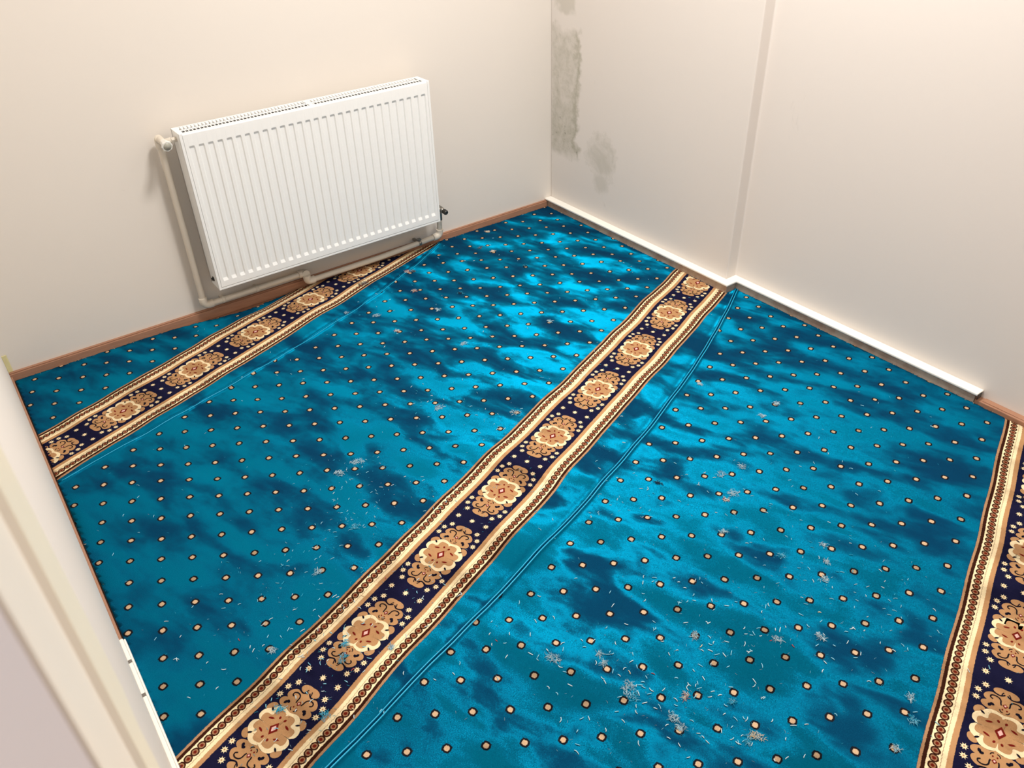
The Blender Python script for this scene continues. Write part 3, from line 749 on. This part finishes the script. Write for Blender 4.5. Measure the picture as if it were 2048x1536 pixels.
TUFTS = [(-1.6048,-2.2731,.03,'w'),(-1.6063,-2.2942,.018,'c'),(-1.5146,-2.3615,.014,'r'),(-1.5729,-2.38,.018,'w'),(-1.5772,-2.4094,.012,'w'),(-1.4397,-2.4332,.01,'c'),(-1.484,-2.5142,.014,'c'),(-1.6882,-2.104,.022,'w'),(-1.593,-2.1635,.01,'w'),(-1.602,-2.1876,.01,'w'),(-1.4626,-2.5191,.022,'o'),(-.9192,-1.987,.02,'w'),(-.9605,-1.9915,.012,'r'),(-.9342,-2.3111,.012,'w'),(-.9862,-2.3413,.014,'w'),(-.891,-2.2688,.014,'g'),(-1.0063,-2.224,.012,'c'),(-1.3776,-2.2604,.014,'w'),(-1.1449,-2.4457,.014,'w'),(-1.2299,-2.389,.012,'w'),(-1.1511,-.1623,.03,'d'),(-.9538,-.1949,.016,'r'),(-1.0235,-.5489,.014,'w'),(-.8764,-.4939,.02,'n'),(-1.2284,-.5846,.014,'r'),(-.5245,-.4692,.014,'n'),(-1.0854,-.8289,.016,'w'),(-1.7147,-1.182,.026,'w'),(-1.8533,-1.4312,.018,'c'),(-1.7862,-1.202,.018,'w'),(-1.3697,-1.1067,.022,'w'),(-1.184,-1.2862,.02,'g'),(-1.0592,-1.8225,.016,'n'),(-.8877,-1.9101,.018,'g'),(-.8166,-1.929,.016,'g'),(-.928,-.198,.014,'d'),(-1.3194,-.3389,.02,'g'),(-1.2379,-.4304,.022,'g'),(-1.0161,-.3576,.014,'r'),(-.5672,-.1895,.016,'d'),(-.5469,-.2596,.012,'o'),(-.4428,-.0765,.014,'o'),(-2.0069,-1.5195,.016,'w'),(-2.2023,-1.6773,.012,'w'),(-1.1238,-2.6652,.012,'w'),(-1.1713,-2.7016,.014,'c'),(-1.2572,-2.7148,.01,'w'),(-1.0631,-2.0711,.012,'w'),(-.5662,-1.7986,.012,'w'),(-.4846,-1.7874,.012,'w'),(-.5906,-1.5523,.01,'w'),(-.7297,-.9025,.012,'w'),(-1.973,-1.8473,.01,'w'),(-2.0549,-1.7661,.014,'c'),(-2.0772,-1.8021,.014,'c'),(-2.2506,-1.8335,.014,'c'),(-2.1768,-1.9088,.012,'c')]
KIND = {'w': ((0, 1, 1, 6), 'white'), 'c': ((2, 2, 0), 'bright cyan'), 'r': ((4, 3, 1), 'red and cream'), 'o': ((3, 3, 1), 'cream and tan'), 'd': ((7, 7, 6, 5), 'dark brownish grey'), 'n': ((5, 5, 5, 2), 'navy blue'), 'g': ((6, 6, 1), 'thin grey')}
SPECIAL = {0: 'largest white lint tuft, on the right carpet near the bottom of the photo', 1: 'bright cyan tuft joined to the largest white lint tuft', 2: 'red and cream tuft near the bottom of the photo beside the white lint', 10: 'cream and tan tuft at the bottom edge of the photo, right carpet',
           11: 'loose white tuft in the middle of the right carpet', 12: 'small reddish tuft beside the loose white tuft on the right carpet', 20: 'dark grey tuft on the border edge below the radiator', 27: 'broad white lint tuft on the middle carpet left of the border', 28: 'bright cyan tuft on the middle carpet left of the border', 3: None}
ORD = 'nearest second third fourth fifth sixth seventh eighth ninth tenth eleventh twelfth thirteenth fourteenth fifteenth sixteenth seventeenth eighteenth nineteenth twentieth'.split()
SHORT = {'a': 'carpet along the radiator wall', 'm': 'middle carpet', 'b': 'long navy border', 'r': 'right-hand carpet'}
def rank(i):
    x, y, r, k = TUFTS[i]; same = [t for t in TUFTS if t[3] == k and strip_of(t[0], t[1]) == strip_of(x, y)]
    same.sort(key=lambda t: math.hypot(t[0], t[1])); n = same.index(TUFTS[i])
    if len(same) == 1: return ''
    return ', nearest the far room corner' if n == 0 else ', ' + ORD[n] + ' from the far room corner'
for i, (x, y, r, k) in enumerate(TUFTS):
    mb = MB(); cols, word = KIND[k]
    n = int(16 + r*1900*(0.55 if k == 'g' else 1)); st = random.uniform(0, 6.28); ec = random.uniform(0.45, 0.9)
    for _ in range(n):
        rr = r*0.75*math.sqrt(random.random()); a = random.uniform(0, 6.28)
        px, py = rr*math.cos(a), rr*math.sin(a)*ec
        qx, qy = px*math.cos(st) - py*math.sin(st), px*math.sin(st) + py*math.cos(st)
        b = random.uniform(0, 6.28)
        fibre(mb, (qx, qy, random.uniform(0.0006, 0.004)*(1 - rr/r)), (math.cos(b), math.sin(b), random.uniform(-.05, .25)), random.uniform(.005, .012), random.uniform(.0005, .0014), random.choice(cols), 0.7)
    o = mb.build('lint_tuft', M_cl); o.location = (x, y, cz(x, y) + 0.0006)
    w = strip_of(x, y)
    lab = SPECIAL.get(i) or (word + ' lint tuft on the ' + SHORT[w] + rank(i))
    tag(o, lab, 'lint', 'lint tufts on the ' + WHERE[w])

# ------------------------------------------------------------------ light and camera
def lamp(loc, size, power):
    ld = bpy.data.lights.new('ceiling_or_fill_lamp', 'AREA'); ld.shape = 'RECTANGLE'; ld.size, ld.size_y = size; ld.energy = power; ld.color = (1.0, 0.975, 0.95)
    lo = bpy.data.objects.new('ceiling_or_fill_lamp', ld); COL.objects.link(lo); lo.location = loc
lamp((-0.85, -1.5, H - 0.06), (0.46, 0.46), 66)
lamp((-0.5, -3.2, H - 0.06), (0.46, 0.46), 19)  # added fill lamp, unseen, brightens the lower walls and right side
w = bpy.data.worlds.new('world'); SC.world = w; w.use_nodes = True
w.node_tree.nodes['Background'].inputs[0].default_value = (0.9, 0.92, 1, 1); w.node_tree.nodes['Background'].inputs[1].default_value = 0.3

cd = bpy.data.cameras.new('camera'); cam = bpy.data.objects.new('camera', cd); COL.objects.link(cam)
R = ((0.8029261, -0.5955075, -0.0260852), (-0.3608143, -0.4507227, -0.8164938), (0.4744711, 0.6649961, -0.5767647))
right, down, fwd = [Vector(r) for r in R]
mw = Matrix.Identity(4)
for i in range(3):
    mw[i][0] = right[i]; mw[i][1] = -down[i]; mw[i][2] = -fwd[i]; mw[i][3] = CAM[i]
cam.matrix_world = mw
cd.sensor_fit = 'HORIZONTAL'; cd.sensor_width = 36.0; cd.lens = 1621.626/2048*36; cd.clip_start = 0.004; cd.clip_end = 50
cd.dof.use_dof = True; cd.dof.focus_distance = 2.3; cd.dof.aperture_fstop = 14.0
SC.camera = cam
SC.view_settings.view_transform = 'Standard'; SC.view_settings.look = 'None'; SC.view_settings.gamma = 1; SC.view_settings.use_curve_mapping = False
SC.view_settings.exposure = 0.0
